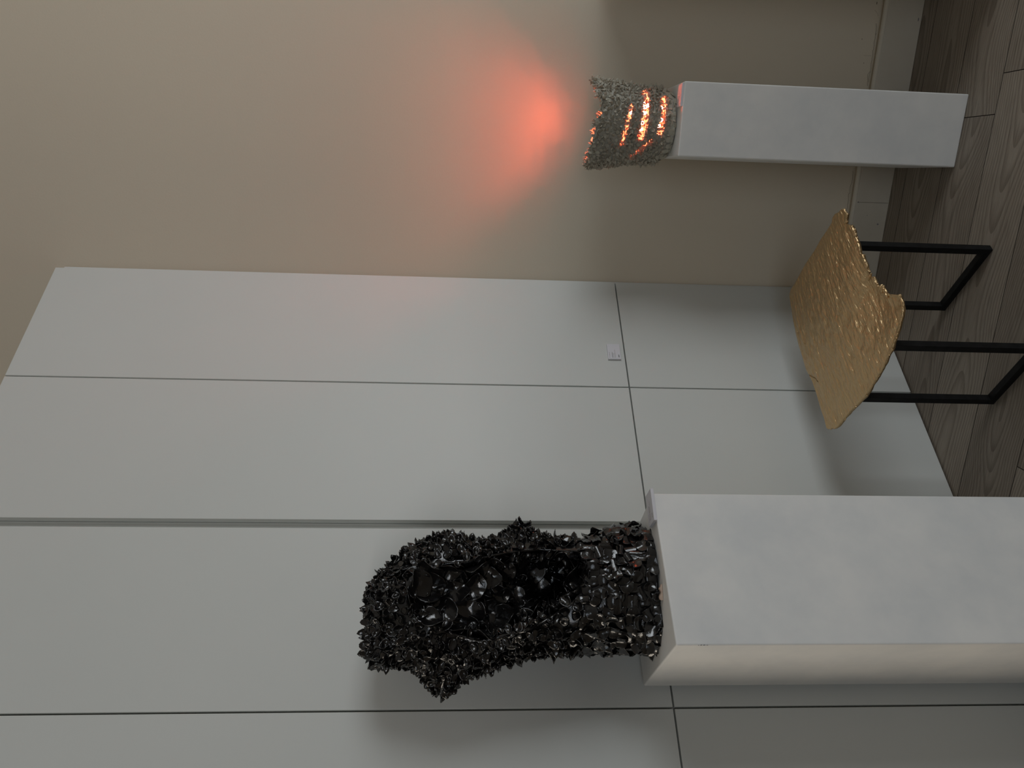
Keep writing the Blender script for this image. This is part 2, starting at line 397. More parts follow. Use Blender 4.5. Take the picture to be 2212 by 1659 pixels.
# ---------------------------------------------------------------- title cards
def card(label, org, ax, ay, an, w, h, th, lines, scale=1.0):
    """org = lower-left corner on the support, ax/ay in the plane, an = normal"""
    o = thing('title_card', label, 'label', org, None)
    MB().box(org, ax * w, ay * h, an * th).build('foam_board', M_CARD, o, bevel=0.0006)
    mats = {'g': (M_INK, MB()), 'd': (M_INKD, MB()), 'r': (M_INKR, MB())}
    rr = random.Random(len(label))
    for (x0, x1, y, hh, k) in lines:
        x = x0
        while x < x1 - 0.0005:
            wl = min(rr.uniform(0.0028, 0.0075), x1 - x)
            m_, b_ = mats[k]
            # every word a run of small letter strokes
            t = x
            while t < x + wl - 0.0004:
                lw = rr.uniform(0.0007, 0.0013); lh = hh * rr.choice((0.65, 0.7, 1.0))
                b_.box(org + ax * t + ay * y + an * th, ax * lw, ay * lh, an * 0.0002); t += lw + 0.0003
            x += wl + 0.0011
    for k, (m_, b_) in mats.items():
        if b_.v: b_.build('printed_text', m_, o)
    return o
card('small white title card stuck on the cupboard door above the long dark gap', cb(1.5297, -0.0004, 1.0482), D, Z, N, 0.068, 0.0465, 0.007,
     [(0.005, 0.009, 0.0395, 0.0022, 'r'), (0.0105, 0.031, 0.0395, 0.0022, 'r'), (0.006, 0.030, 0.0288, 0.0028, 'g'), (0.006, 0.026, 0.0240, 0.0020, 'r'),
      (0.006, 0.041, 0.0190, 0.0022, 'r'), (0.0075, 0.019, 0.0055, 0.0032, 'd')])

# ---------------------------------------------------------------- pedestals
PD = Vector((0.8009, 0.5989, 0)); PN = Vector((-0.5989, 0.8009, 0)); KS = 0.972
PFL = Vector((-0.6039, 1.6467, 0)) * KS
PW, PDEP, PZ = 0.3987 * KS, 0.3648 * KS, 1.6 - 0.501 * KS
pedA = thing('display_pedestal', 'tall white pedestal in the foreground carrying the black sculpture', 'pedestal', PFL + PD * PW / 2 + PN * PDEP / 2)
MB().box(PFL, PD * PW, PN * PDEP, Z * PZ).build('plinth_body', M_PED, pedA, bevel=0.004, segs=3)
mk = MB()
for t, z, w in ((0.36, 0, 0.006),):
    for q in range(7):
        zz = PZ - 0.052 - q * 0.0035 - random.uniform(0, 0.001)
        mk.box(PFL - PD * 0.0003 - PN * 0.0003 + Z * zz, PD * random.uniform(0.0008, 0.002), PN * 0.0012, Z * random.uniform(0.0008, 0.0026))
mk.build('edge_chip', M_INK, pedA)
RL = Vector((0.7447, 2.2764, 0)); RW, RDEP, RZ = 0.2265, 0.30, 0.9324
pedB = thing('display_pedestal', 'narrow white pedestal near the beige wall carrying the glowing sculpture', 'pedestal', RL + E * RW / 2 + M * RDEP / 2)
MB().box(RL, E * RW, M * RDEP, Z * RZ).build('plinth_body', M_PED, pedB, bevel=0.004, segs=3)
pedC = thing('display_pedestal', 'white pedestal against the beige wall at the far right, just past the edge of view', 'pedestal', em(0.88, 2.53))
MB().box(em(0.672, 2.32), E * 0.42, M * 0.415, Z * 1.17).build('plinth_body', M_PED, pedC, bevel=0.004, segs=3)
ca = (PD + PN * -0.09).normalized(); cbk = Z.cross(ca)
card('thick white title card lying on the corner of the tall foreground pedestal', PFL + PD * 0.309 - PN * 0.006 + Z * PZ, ca, cbk, Z, 0.086, 0.056, 0.008,
     [(0.010, 0.030, 0.044, 0.0022, 'r'), (0.012, 0.052, 0.036, 0.0026, 'g'), (0.012, 0.048, 0.031, 0.0018, 'r'), (0.012, 0.060, 0.026, 0.0018, 'r'), (0.012, 0.026, 0.012, 0.003, 'g')])
card('white title card tinted pink beside the glowing sculpture', RL + E * 0.1525 + M * 0.006 + Z * RZ, E, M, Z, 0.069, 0.046, 0.0065,
     [(0.006, 0.030, 0.036, 0.0022, 'r'), (0.006, 0.034, 0.027, 0.0026, 'g'), (0.006, 0.044, 0.021, 0.0018, 'r'), (0.006, 0.016, 0.008, 0.003, 'g')])

# ---------------------------------------------------------------- golden table
TZ = 0.47
FRONT = [(0.5444,2.0835,.485),(0.534,2.0722,.484),(0.5233,2.0609,.4829),(0.5095,2.0691,.4819),(0.4972,2.074,.4809),(0.4912,2.057,.4798),(0.4844,2.042,.4788),(0.4775,2.0387,.4778),(0.4538,2.0266,.4767),(0.4339,2.0148,.4757),(0.4101,2.0046,.4747),(0.3958,2.0027,.4736),(0.3913,1.9918,.4726),(0.3761,1.9837,.4716),(0.3572,1.974,.4705),(0.3394,1.9698,.4695),(0.3241,1.9672,.4684),(0.3213,1.9567,.4674),(0.3209,1.9449,.4664),(0.3073,1.9388,.4653),(0.2901,1.9267,.4643),(0.2917,1.9197,.4633),(0.2814,1.911,.4622),(0.2736,1.8953,.4612),(0.2625,1.8924,.4602),(0.2633,1.8787,.4591),(0.2593,1.8562,.4581),(0.2563,1.8409,.4571),(0.2467,1.8343,.456),(0.2371,1.8271,.455)]
LEFT = [(0.2371,1.8271,.455),(0.2174,1.8222,.4564),(0.1977,1.8245,.4579),(0.1783,1.8309,.4593),(0.1548,1.8385,.4607),(0.1313,1.8489,.4622),(0.1115,1.8562,.4636),(0.0938,1.8705,.4651),(0.0736,1.8815,.4665),(0.0472,1.9032,.4679),(0.0173,1.9327,.4694),(-0.0162,1.967,.4708),(-0.0362,1.995,.4723),(-0.0619,2.0403,.4737),(-0.0856,2.0705,.4751),(-0.11,2.1017,.4766),(-0.1178,2.1165,.478),(-0.1175,2.1336,.4785),(-0.1197,2.1399,.479),(-0.1213,2.1499,.4795),(-0.1193,2.1629,.48)]
BACK = [(-0.1193,2.1629,.48),(-0.0912,2.1813,.4784),(-0.059,2.2097,.4767),(-0.0164,2.2392,.4751),(0.0274,2.2744,.4735),(0.0652,2.3209,.4718),(0.1091,2.3529,.4702),(0.1515,2.3856,.4685),(0.1948,2.4134,.4669),(0.2385,2.4359,.4653),(0.2939,2.4615,.4636),(0.3276,2.4759,.462)]
BRIGHT = [(0.3276,2.4759,.462),(0.3406,2.4734,.4634),(0.3531,2.459,.4649),(0.3689,2.4275,.4663),(0.3923,2.3915,.4678),(0.4192,2.3512,.4692),(0.4361,2.317,.4706),(0.4581,2.2736,.4721),(0.4827,2.2368,.4735),(0.4941,2.2101,.4749),(0.5089,2.1794,.4764),(0.5207,2.1586,.4778),(0.5331,2.1517,.4792),(0.541,2.1356,.4807),(0.5405,2.1106,.4821),(0.5449,2.0949,.4836),(0.5444,2.0835,.485)]
def resample(pts, n):
    p = np.array(pts, float); s = np.r_[0, np.cumsum(np.linalg.norm(np.diff(p, axis=0), axis=1))]
    t = np.linspace(0, s[-1], n)
    return np.stack([np.interp(t, s, p[:, k]) for k in range(3)], 1)
def vnoise(x, y, seed=0):
    """smooth value noise on a lattice"""
    xi = np.floor(x).astype(int); yi = np.floor(y).astype(int); fx = x - xi; fy = y - yi
    fx = fx * fx * (3 - 2 * fx); fy = fy * fy * (3 - 2 * fy)
    def h(a, b):
        n = (a * 374761393 + b * 668265263 + seed * 974711) & 0x7fffffff
        n = ((n ^ (n >> 13)) * 1274126177) & 0x7fffffff
        return ((n ^ (n >> 16)) & 0xffff) / 65535.0
    return (h(xi, yi) * (1 - fx) + h(xi + 1, yi) * fx) * (1 - fy) + (h(xi, yi + 1) * (1 - fx) + h(xi + 1, yi + 1) * fx) * fy
TC = Vector((0.21, 2.14, 0))
table = thing('side_table', 'low side table with crumpled golden metal top and black frame legs', 'table', TC)
def gold_top():
    n = 240
    a = resample(FRONT, n)                 # u: right corner -> front corner  (v = 0)
    b = resample(LEFT, n)                  # v: front -> left                 (u = 1)
    c = resample(BACK, n)[::-1]            # u: back -> left                  (v = 1)
    d = resample(BRIGHT, n)[::-1]          # v: right -> back                 (u = 0)
    u = np.linspace(0, 1, n)[:, None, None]; v = np.linspace(0, 1, n)[None, :, None]
    P = (1 - v) * a[:, None] + v * c[:, None] + (1 - u) * d[None] + u * b[None]
    P -= (1 - u) * (1 - v) * a[0] + u * (1 - v) * a[-1] + (1 - u) * v * c[0] + u * v * c[-1]
    U, V = u[..., 0], v[..., 0]; U = np.broadcast_to(U, (n, n)); V = np.broadcast_to(V, (n, n))
    edge = np.minimum(np.minimum(U, 1 - U), np.minimum(V, 1 - V)); ins = np.clip(edge / 0.10, 0, 1); ins = ins * ins * (3 - 2 * ins)
    X, Y = P[..., 0], P[..., 1]
    # a soft swell across the sheet
    P[..., 2] += ins * (0.012 * np.sin(U * 2.6 + 0.4) * np.sin(V * 3.0) - 0.016 * np.exp(-((U - 0.72) / 0.2) ** 2 - ((V - 0.12) / 0.25) ** 2))
    # hammered ripples running along one direction
    ang = math.radians(-146); ca_, sa_ = math.cos(ang), math.sin(ang)
    al = X * ca_ + Y * sa_; ac = -X * sa_ + Y * ca_
    ac2 = ac + 0.006 * vnoise(al * 14 + 3, ac * 20 + 9, 6); w = vnoise(al * 26 + 100, ac2 * 105 + 50, 1) + 0.55 * vnoise(al * 60 + 31, ac2 * 190 + 7, 2)
    P[..., 2] += (w - 0.8) * (0.0038 * np.clip(edge / 0.02, 0.15, 1))
    # the torn flap near the ragged edge sits a little lower
    q = (U - 0.50) * 1.0 + (V) * -0.55
    step = 1 / (1 + np.exp(-q / 0.012)); P[..., 2] -= 0.006 * step * np.clip(1 - V / 0.34, 0, 1) * np.clip(edge / 0.015, 0, 1)
    # short split in the far left edge
    dd = np.abs((U - 0.60) - (1 - V) * 0.9) ; sp = (V > 0.90) & (dd < 0.0045); P[sp, 2] -= 0.006
    top = P.reshape(-1, 3); th = 0.005
    bot = top.copy(); bot[:, 2] -= th
    # thick rolled lip along the torn edges
    rim = (np.clip(1 - edge / 0.012, 0, 1)).reshape(-1); bot[:, 2] -= 0.004 * rim * (0.5 + vnoise(top[:, 0] * 60, top[:, 1] * 60, 4))
    idx = np.arange(n * n).reshape(n, n)
    f1 = np.stack([idx[:-1, :-1], idx[:-1, 1:], idx[1:, 1:], idx[1:, :-1]], -1).reshape(-1, 4)
    k = n * n
    fs = [f1[:, ::-1], f1 + k]
    loop = np.r_[idx[:, 0], idx[-1, 1:], idx[-2::-1, -1], idx[0, -2:0:-1]]
    nx = np.roll(loop, -1); fs.append(np.stack([loop, nx, nx + k, loop + k], -1)[:, ::-1])
    V3 = np.vstack([top, bot]); F3 = np.vstack(fs)
    # beads of metal along the ragged edge
    vv, ff = [], []
    for src, cnt, rr_ in ((a, 26, 0.0042), (b, 22, 0.0022)):
        for i in np.sort(rng.choice(np.arange(2, n - 3), cnt, replace=False)):
            p = src[i]; r = rr_ * rng.uniform(0.5, 1.25)
            bm = bmesh.new(); bmesh.ops.create_icosphere(bm, subdivisions=2, radius=r)
            mt = Matrix.Translation(Vector(p) - Z * rng.uniform(0.001, 0.005)) @ Matrix.Rotation(rng.uniform(0, 6), 4, 'Z') @ Matrix.Diagonal((rng.uniform(1, 3.2), rng.uniform(0.5, 1.2), rng.uniform(0.5, 1.3), 1))
            bmesh.ops.transform(bm, matrix=mt, verts=bm.verts); bm.verts.index_update(); k0 = len(vv)
            vv += [v_.co.copy() for v_ in bm.verts]; ff += [tuple(k0 + x.index for x in f_.verts) for f_ in bm.faces]; bm.free()
    k0 = len(V3); V3 = np.vstack([V3, np.array([tuple(q) for q in vv])])
    o = link('golden_top', V3, [tuple(x) for x in F3.tolist()] + [tuple(k0 + x for x in t) for t in ff], M_GOLD, table, smooth=True)
    bm = bmesh.new(); bm.from_mesh(o.data); bmesh.ops.recalc_face_normals(bm, faces=bm.faces); bm.to_mesh(o.data); bm.free()
gold_top()
def leg_frame(p0, p1, ztop):
    """U-shaped square-tube frame: two legs and a floor bar"""
    p0, p1 = Vector(p0), Vector(p1); d = (p1 - p0).normalized(); s = Vector((-d.y, d.x, 0)); w = 0.021
    fr = []
    bar = MB().box(p0 - d * w / 2 - s * w / 2, d * ((p1 - p0).length + w), s * w, Z * w).build('floor_bar', M_STEEL, table, bevel=0.001)
    for p in (p0, p1):
        MB().box(p - d * w / 2 - s * w / 2 + Z * w, d * w, s * w, Z * (ztop - w)).build('leg', M_STEEL, table, bevel=0.001)
    MB().box(p0 + d * w / 2 - s * w / 2 + Z * (ztop - w), d * ((p1 - p0).length - w), s * w, Z * w).build('top_bar', M_STEEL, table, bevel=0.001)
leg_frame((0.440, 2.110, 0), (0.288, 2.310, 0), 0.452)
leg_frame((-0.020, 2.080, 0), (0.126, 1.906, 0), 0.448)

# ---------------------------------------------------------------- petal-covered ceramics
def petal_template(segs, rings):
    rr = np.array(rings); ph = np.arange(segs) * 2 * np.pi / segs
    R = np.r_[0, np.repeat(rr, segs)]; PH = np.r_[0, np.tile(ph, len(rr))]
    K = len(R); f = []
    for k in range(segs): f.append((0, 1 + k, 1 + (k + 1) % segs, -1))
    for i in range(len(rr) - 1):
        a = 1 + i * segs; b = a + segs
        for k in range(segs): f.append((a + k, b + k, b + (k + 1) % segs, a + (k + 1) % segs))
    top = list(f); bot = [tuple(x + K if x >= 0 else -1 for x in (t[::-1] if t[3] >= 0 else (t[0], t[2], t[1], -1))) for t in f]
    a = 1 + (len(rr) - 1) * segs
    rim = [(a + k, a + k + K, a + (k + 1) % segs + K, a + (k + 1) % segs) for k in range(segs)]
    return R, PH, top + bot + rim
def petal_mesh(tmpl, shape, size, params):
    """one petal in its own frame: x towards the tip, z outwards"""
    R, PH, faces = tmpl
    if shape == 'wavy':
        p = params; rho = 1 + 0.10 * np.sin(2 * PH + p[0]) + 0.07 * np.sin(3 * PH + p[1]) + 0.04 * np.sin(5 * PH + p[2])
        x, y = R * rho * np.cos(PH) * 1.12, R * rho * np.sin(PH) * 0.9
        z = R ** 2 * (0.28 + 0.30 * np.sin(2 * PH + p[3]) + 0.18 * np.sin(3 * PH + p[4])) + 0.10 * np.sin(3.2 * x + p[5]) * (1 - R)
        th = 0.055
    elif shape == 'tile':
        p = params; n = 3.4
        c, s = np.cos(PH), np.sin(PH); rho = (np.abs(c) ** n + np.abs(s) ** n) ** (-1 / n)
        x, y = R * rho * c * (1 + 0.12 * p[0]), R * rho * s * (1 - 0.12 * p[0])
        z = -0.62 * (x ** 2) * (0.75 + 0.5 * p[1]) + 0.42 * y ** 2 * p[2] + 0.06 * np.sin(4 * x + 9 * p[3]); th = 0.10
    else:                                     # 'tip': pointed, cupped leaf
        p = params; c = np.cos(PH)
        rho = 0.78 + 0.30 * np.clip(c, 0, 1) ** 5 + 0.06 * np.sin(3 * PH + 6 * p[0])
        x, y = R * rho * c * 1.1, R * rho * np.sin(PH) * (0.85 + 0.2 * p[1])
        z = (0.40 + 0.45 * p[2]) * (y ** 2 * 1.25 + x ** 2 * 0.55) + (0.75 * p[3] - 0.3) * np.clip(x, 0, 2) ** 2 + 0.10 * np.sin(4 * y + 6 * p[0]); th = 0.12
    top = np.stack([x, y, z], 1) * size; bot = top.copy(); bot[:, 2] -= th * size
    # rim a little thinner
    return np.vstack([top, bot])
def frames(nrm, tang, tilt):
    ct, st = math.cos(tilt), math.sin(tilt)
    T = tang * ct + nrm * st; NN = nrm * ct - tang * st
    return T, np.cross(NN, T), NN
def scatter(V, F, radius_fn, n_cand, keep=None):
    tri = np.vstack([F[:, [0, 1, 2]], F[:, [0, 2, 3]]]); A, B, C = V[tri[:, 0]], V[tri[:, 1]], V[tri[:, 2]]
    nn = np.cross(B - A, C - A); ar = np.linalg.norm(nn, axis=1); ok = ar > 1e-12
    A, B, C, nn, ar = A[ok], B[ok], C[ok], nn[ok], ar[ok]
    k = rng.choice(len(A), n_cand, p=ar / ar.sum()); r1 = np.sqrt(rng.random(n_cand))[:, None]; r2 = rng.random(n_cand)[:, None]
    P = (1 - r1) * A[k] + r1 * (1 - r2) * B[k] + r1 * r2 * C[k]; Nn = nn[k] / ar[k][:, None]
    rad = radius_fn(P, Nn); order = np.arange(n_cand); cell = rad.max(); grid = {}; out = []
    order = np.argsort(-rad + rng.random(n_cand) * 1e-3 * 0 + 0, kind='stable')
    for i in order:
        p = P[i]; g = tuple(np.floor(p / cell).astype(int)); good = True; ri = rad[i]
        for dx in (-1, 0, 1):
            for dy in (-1, 0, 1):
                for dz in (-1, 0, 1):
                    for j in grid.get((g[0] + dx, g[1] + dy, g[2] + dz), ()):
                        q = P[j]; lim = min(ri, rad[j]) * 0.9 + 0.1 * max(ri, rad[j])
                        if (p[0] - q[0]) ** 2 + (p[1] - q[1]) ** 2 + (p[2] - q[2]) ** 2 < lim * lim: good = False; break
                    if not good: break
                if not good: break
            if not good: break
        if good: grid.setdefault(g, []).append(i); out.append(i)
    out = np.array(out); return P[out], Nn[out], rad[out]
class PetalBatch:
    def __init__(s): s.items = []
    def add(s, tm, verts, score): s.items.append((score, verts, tm))
    def flush(s, parent, material, names=('petal', 'petal_cover'), top=100):
        s.items.sort(key=lambda t: -t[0])
        def clean(fs): return [tuple(x for x in t if x >= 0) for t in fs]
        for sc, v, tm in s.items[:top]:
            link(names[0], v, clean(tm[2]), material, parent, smooth=True)
        VV, FF, n = [], [], 0
        cache = {}
        for sc, v, tm in s.items[top:]:
            fs = cache.setdefault(id(tm), clean(tm[2]))
            VV.append(v); FF += [tuple(n + x for x in t) for t in fs]; n += len(v)
        if VV:
            o = link(names[1], np.vstack(VV), FF, material, parent, smooth=True); o['kind'] = 'stuff'
T_BIG = petal_template(20, [0.3, 0.55, 0.78, 0.93, 1.0]); T_MID = petal_template(16, [0.35, 0.68, 0.92, 1.0]); T_SMALL = petal_template(12, [0.4, 0.75, 1.0]); T_TINY = petal_template(8, [0.55, 1.0])
CAM = np.array([0, 0, 1.6])
def grid_faces(nk, nt):
    i = np.arange(nk * nt).reshape(nk, nt); j = np.roll(i, -1, 1)
    return np.stack([i[:-1], i[1:], j[1:], j[:-1]], -1).reshape(-1, 4)

def black_sculpture():
    C = np.array([-0.5715, 1.9207]) * KS; a = C / np.linalg.norm(C)
    Lt = np.array([a[1], -a[0], 0]); Bt = np.array([-a[0], -a[1], 0]); C3 = np.array([*C, 0])
    R_ = np.array([(1.0859, .1912), (1.183, .1868), (1.2562, .175), (1.3213, .157), (1.3855, .1567), (1.4239, .1577), (1.5005, .1548), (1.5512, .1509), (1.602, .1618), (1.64, .1653), (1.69, .1502), (1.7393, .1278), (1.7993, .0825), (1.8289, .0583), (1.845, .0166), (1.8498, -.0478), (1.8551, -.11)])
    L_ = np.array([(1.0804, -.1625), (1.1298, -.1542), (1.2043, -.1527), (1.2659, -.1444), (1.3336, -.1372), (1.3891, -.1472), (1.4625, -.1673), (1.511, -.1784), (1.5591, -.1916), (1.5951, -.197), (1.6429, -.1989), (1.6752, -.1964), (1.7209, -.1872), (1.7749, -.177), (1.8166, -.1732), (1.8483, -.1371), (1.8551, -.125)])
    B_ = np.array([(1.08, .155), (1.2, .152), (1.33, .142), (1.45, .152), (1.58, .168), (1.68, .165), (1.74, .15), (1.80, .115), (1.83, .085), (1.847, .045), (1.855, .01)])
    sc_ = lambda A: np.stack([1.6 - (1.6 - A[:, 0]) * KS, A[:, 1] * KS], 1)
    R_, L_, B_ = sc_(R_), sc_(L_), sc_(B_)
    nk, nt = 170, 220; z0, z1 = PZ + 0.003, 1.840
    tk = np.linspace(0, 1, nk); zz = z0 + (z1 - z0) * (1 - (1 - tk) ** 1.35)
    off = 0.013
    r = np.interp(zz, R_[:, 0], R_[:, 1]) - off; l = np.interp(zz, L_[:, 0], L_[:, 1]) + off
    bd = np.maximum(np.interp(zz, B_[:, 0], B_[:, 1]) - off, 0.004)
    mid = (r + l) / 2; w = np.maximum((r - l) / 2, 0.004)
    th = np.arange(nt) * 2 * np.pi / nt
    n = 2.35; c, s = np.cos(th), np.sin(th); sup = (np.abs(c) ** n + np.abs(s) ** n) ** (-1 / n)
    Lx = mid[:, None] + w[:, None] * (c * sup)[None]; Bx = bd[:, None] * (s * sup)[None]
    Bx = np.where(Bx < 0, Bx * 0.86, Bx)
    ZZ = np.broadcast_to(zz[:, None], Lx.shape).copy()
    def lump(th0, zc, amp, sth, sz):
        dth = (th - th0 + np.pi) % (2 * np.pi) - np.pi
        g = amp * np.exp(-(dth[None] / sth) ** 2 - ((zz[:, None] - zc) / sz) ** 2)
        return g * c[None], g * s[None]
    for q in ((0.05, 1.4545, 0.044, 0.27, 0.033), (math.pi - 0.1, 1.648, 0.046, 0.32, 0.036), (math.pi * 0.62, 1.45, 0.028, 0.2, 0.03), (2.4, 1.80, 0.018, 0.4, 0.03)):
        dl, db = lump(*q); Lx = Lx + dl; Bx = Bx + db
    wob = 0.006 * np.sin(3 * th[None] + zz[:, None] * 23) + 0.005 * np.sin(5 * th[None] - zz[:, None] * 31); Lx += wob * c; Bx += wob * s
    # the hollow
    er = np.array([(1.285, .06), (1.290, .089), (1.3032, .112), (1.4028, .118), (1.4889, .110), (1.6164, .084), (1.7092, .076), (1.7475, -.01)])
    el = np.array([(1.285, .055), (1.292, .045), (1.3103, -.0017), (1.3492, -.034), (1.4129, -.066), (1.4674, -.083), (1.5504, -.105), (1.6126, -.093), (1.7043, -.060), (1.7475, -.01)])
    dp = np.array([(1.27, .22), (1.36, .22), (1.42, .175), (1.50, .11), (1.58, .066), (1.66, .046), (1.71, .03), (1.75, .0)])
    er, el, dp = sc_(er), sc_(el), sc_(dp)
    eR = np.interp(ZZ, er[:, 0], er[:, 1]); eL = np.interp(ZZ, el[:, 0], el[:, 1]); dpt = np.interp(ZZ, dp[:, 0], dp[:, 1])
    soft = np.where(ZZ < 1.45, 0.012, 0.012 + (ZZ - 1.45) * 0.1)
    def ss(x): x = np.clip(x, 0, 1); return x * x * (3 - 2 * x)
    msk = ss((eR - Lx) / soft) * ss((Lx - eL) / soft) * (Bx > 0) * ss((ZZ - 1.283) / 0.008)
    back = -np.interp(zz, B_[:, 0], B_[:, 1])[:, None] * np.sqrt(np.clip(1 - ((Lx - mid[:, None]) / (w[:, None] + 1e-4)) ** 2, 0.02, 1)) + 0.05
    Bn = np.maximum(Bx - dpt * msk, np.minimum(back, Bx)); dep = Bx - Bn
    V = C3 + Lx[..., None] * Lt + Bn[..., None] * Bt + ZZ[..., None] * np.array([0, 0, 1.0])
    V = V.reshape(-1, 3); F = grid_faces(nk, nt)
    root = thing('ceramic_sculpture', 'black glazed ceramic sculpture covered in petals with a dark hollow, on the tall pedestal', 'sculpture', Vector((C[0], C[1], PZ)))
    faces = [tuple(x) for x in F] + [tuple(range(nt - 1, -1, -1)), tuple(range((nk - 1) * nt, nk * nt))]
    link('clay_body', V, faces, M_GLAZE, root, smooth=True)
    depf = dep.reshape(-1)
    loc = lambda P: ((P - C3) @ Lt, (P - C3) @ Bt, P[:, 2])
    def cav(P):
        lx, bx, z = loc(P)
        R1 = np.interp(z, er[:, 0], er[:, 1]); L1 = np.interp(z, el[:, 0], el[:, 1]); d1 = np.interp(z, dp[:, 0], dp[:, 1])
        surf = np.interp(z, B_[:, 0], B_[:, 1]) * np.sqrt(np.clip(1 - ((lx - np.interp(z, zz, mid)) / (np.interp(z, zz, w) + 1e-4)) ** 2, 0, 1))
        return (lx < R1 - 0.006) & (lx > L1 + 0.006) & (bx > -0.13) & (bx < surf - 0.012) & (z > 1.29) & (z < 1.74)
    def rad(P, Nn):
        z = P[:, 2]; o = np.where(z < 1.30, 0.0225, 0.0142 + 0.006 * np.clip((1.40 - z) / 0.1, 0, 1))
        o = np.where((z < 1.34) & (z > 1.29), 0.020, o)
        o = o * rng.uniform(0.8, 1.15, len(P)); ic = cav(P)
        big = ic & (rng.random(len(P)) < 0.45)
        return np.where(big, np.where(z > 1.36, rng.uniform(0.034, 0.046, len(P)), 0.046), np.where(ic, 0.020, o))
    P, Nn, rd = scatter(V, F, rad, 42000)
    ic = cav(P) & (rd > 0.0335); pb = PetalBatch(); up = np.array([0, 0, 1.0])
    for p, nn, r_, inside in zip(P, Nn, rd, ic):
        view = CAM - p; view /= np.linalg.norm(view); facing = nn @ view
        tg = np.cross(rng.normal(size=3), nn); tg /= np.linalg.norm(tg)
        if inside:
            # large scalloped plates, overlapping downwards into the hollow
            dn = -up + 0.5 * Lt * rng.normal() + 0.25 * Bt; dn = dn - nn * (dn @ nn); dn /= np.linalg.norm(dn)
            sz = r_ * rng.uniform(0.66, 0.86); T, S, NN = frames(nn, dn, rng.uniform(0.12, 0.45))
            if p[2] < 1.36: sz *= 0.9
            v = petal_mesh(T_BIG, 'wavy', sz, rng.uniform(0, 6.28, 6)); cen = p + T * sz * 0.15 + nn * (0.004 + 0.006 * rng.random())
            tm = T_BIG; bonus = 3.0
        elif p[2] < 1.305 and r_ > 0.0165:
            vert = up - nn * (up @ nn); vert /= np.linalg.norm(vert) + 1e-9; hor = np.cross(nn, vert)
            ang = rng.choice((0, math.pi / 2)) + rng.normal() * 0.22; tg = vert * math.cos(ang) + hor * math.sin(ang)
            sz = r_ * rng.uniform(0.62, 0.74); T, S, NN = frames(nn, tg, rng.normal() * 0.30)
            if rng.random() < 0.28: v = petal_mesh(T_MID, 'wavy', sz * 1.05, rng.uniform(0, 6.28, 6))
            else: v = petal_mesh(T_MID, 'tile', sz, rng.uniform(-1, 1, 4))
            cen = p + nn * (0.004 + 0.004 * rng.random()); tm = T_MID; bonus = 1.0
        else:
            sz = r_ * rng.uniform(0.68, 0.95)
            bias = up * 0.35 * (p[2] > 1.5) + rng.normal(size=3); tg = bias - nn * (bias @ nn); tg /= np.linalg.norm(tg)
            T, S, NN = frames(nn, tg, rng.uniform(0.15, 1.05)); v = petal_mesh(T_SMALL, 'tip', sz, rng.random(4)); cen = p + T * sz * 0.40 + nn * 0.002; tm = T_SMALL; bonus = 1.0
        vw = cen + v[:, :1] * T + v[:, 1:2] * S + v[:, 2:3] * NN
        vw[:, 2] = np.maximum(vw[:, 2], PZ + 0.0006)
        pb.add(tm, vw, bonus * sz * sz * max(facing, 0) if facing > 0 else -1 + sz)
    pb.flush(root, M_GLAZE)
    # patch of unglazed clay at the foot, facing the viewer
    bp = []
    for t in np.linspace(-0.024, 0.014, 12): bp.append(t)
    vv, ff = [], []
    for i, t in enumerate(bp):
        ang = math.pi / 2 - (t + 0.004) / 0.16
        h = 0.006 + 0.002 * math.sin(i * 0.9) - 0.003 * (i > 8)
        for q, hh in ((0, 0.0), (1, h)):
            rr_ = 0.160
            p = C3 + Lt * (0.012 + rr_ * math.cos(ang)) + Bt * rr_ * math.sin(ang); vv.append(Vector(p) + Z * (PZ + 0.0008 + hh))
            p = C3 + Lt * (0.012 + (rr_ - 0.01) * math.cos(ang)) + Bt * (rr_ - 0.01) * math.sin(ang); vv.append(Vector(p) + Z * (PZ + 0.0008 + hh))
    for i in range(len(bp) - 1):
        a_, b_ = i * 4, i * 4 + 4
        ff += [(a_, b_, b_ + 2, a_ + 2), (a_ + 2, b_ + 2, b_ + 3, a_ + 3), (a_ + 3, b_ + 3, b_ + 1, a_ + 1), (a_ + 1, b_ + 1, b_, a_)]
    o = link('bare_clay_patch', vv, ff, M_BARE, root); o['label'] = 'unglazed pinkish clay showing at the foot'
black_sculpture()

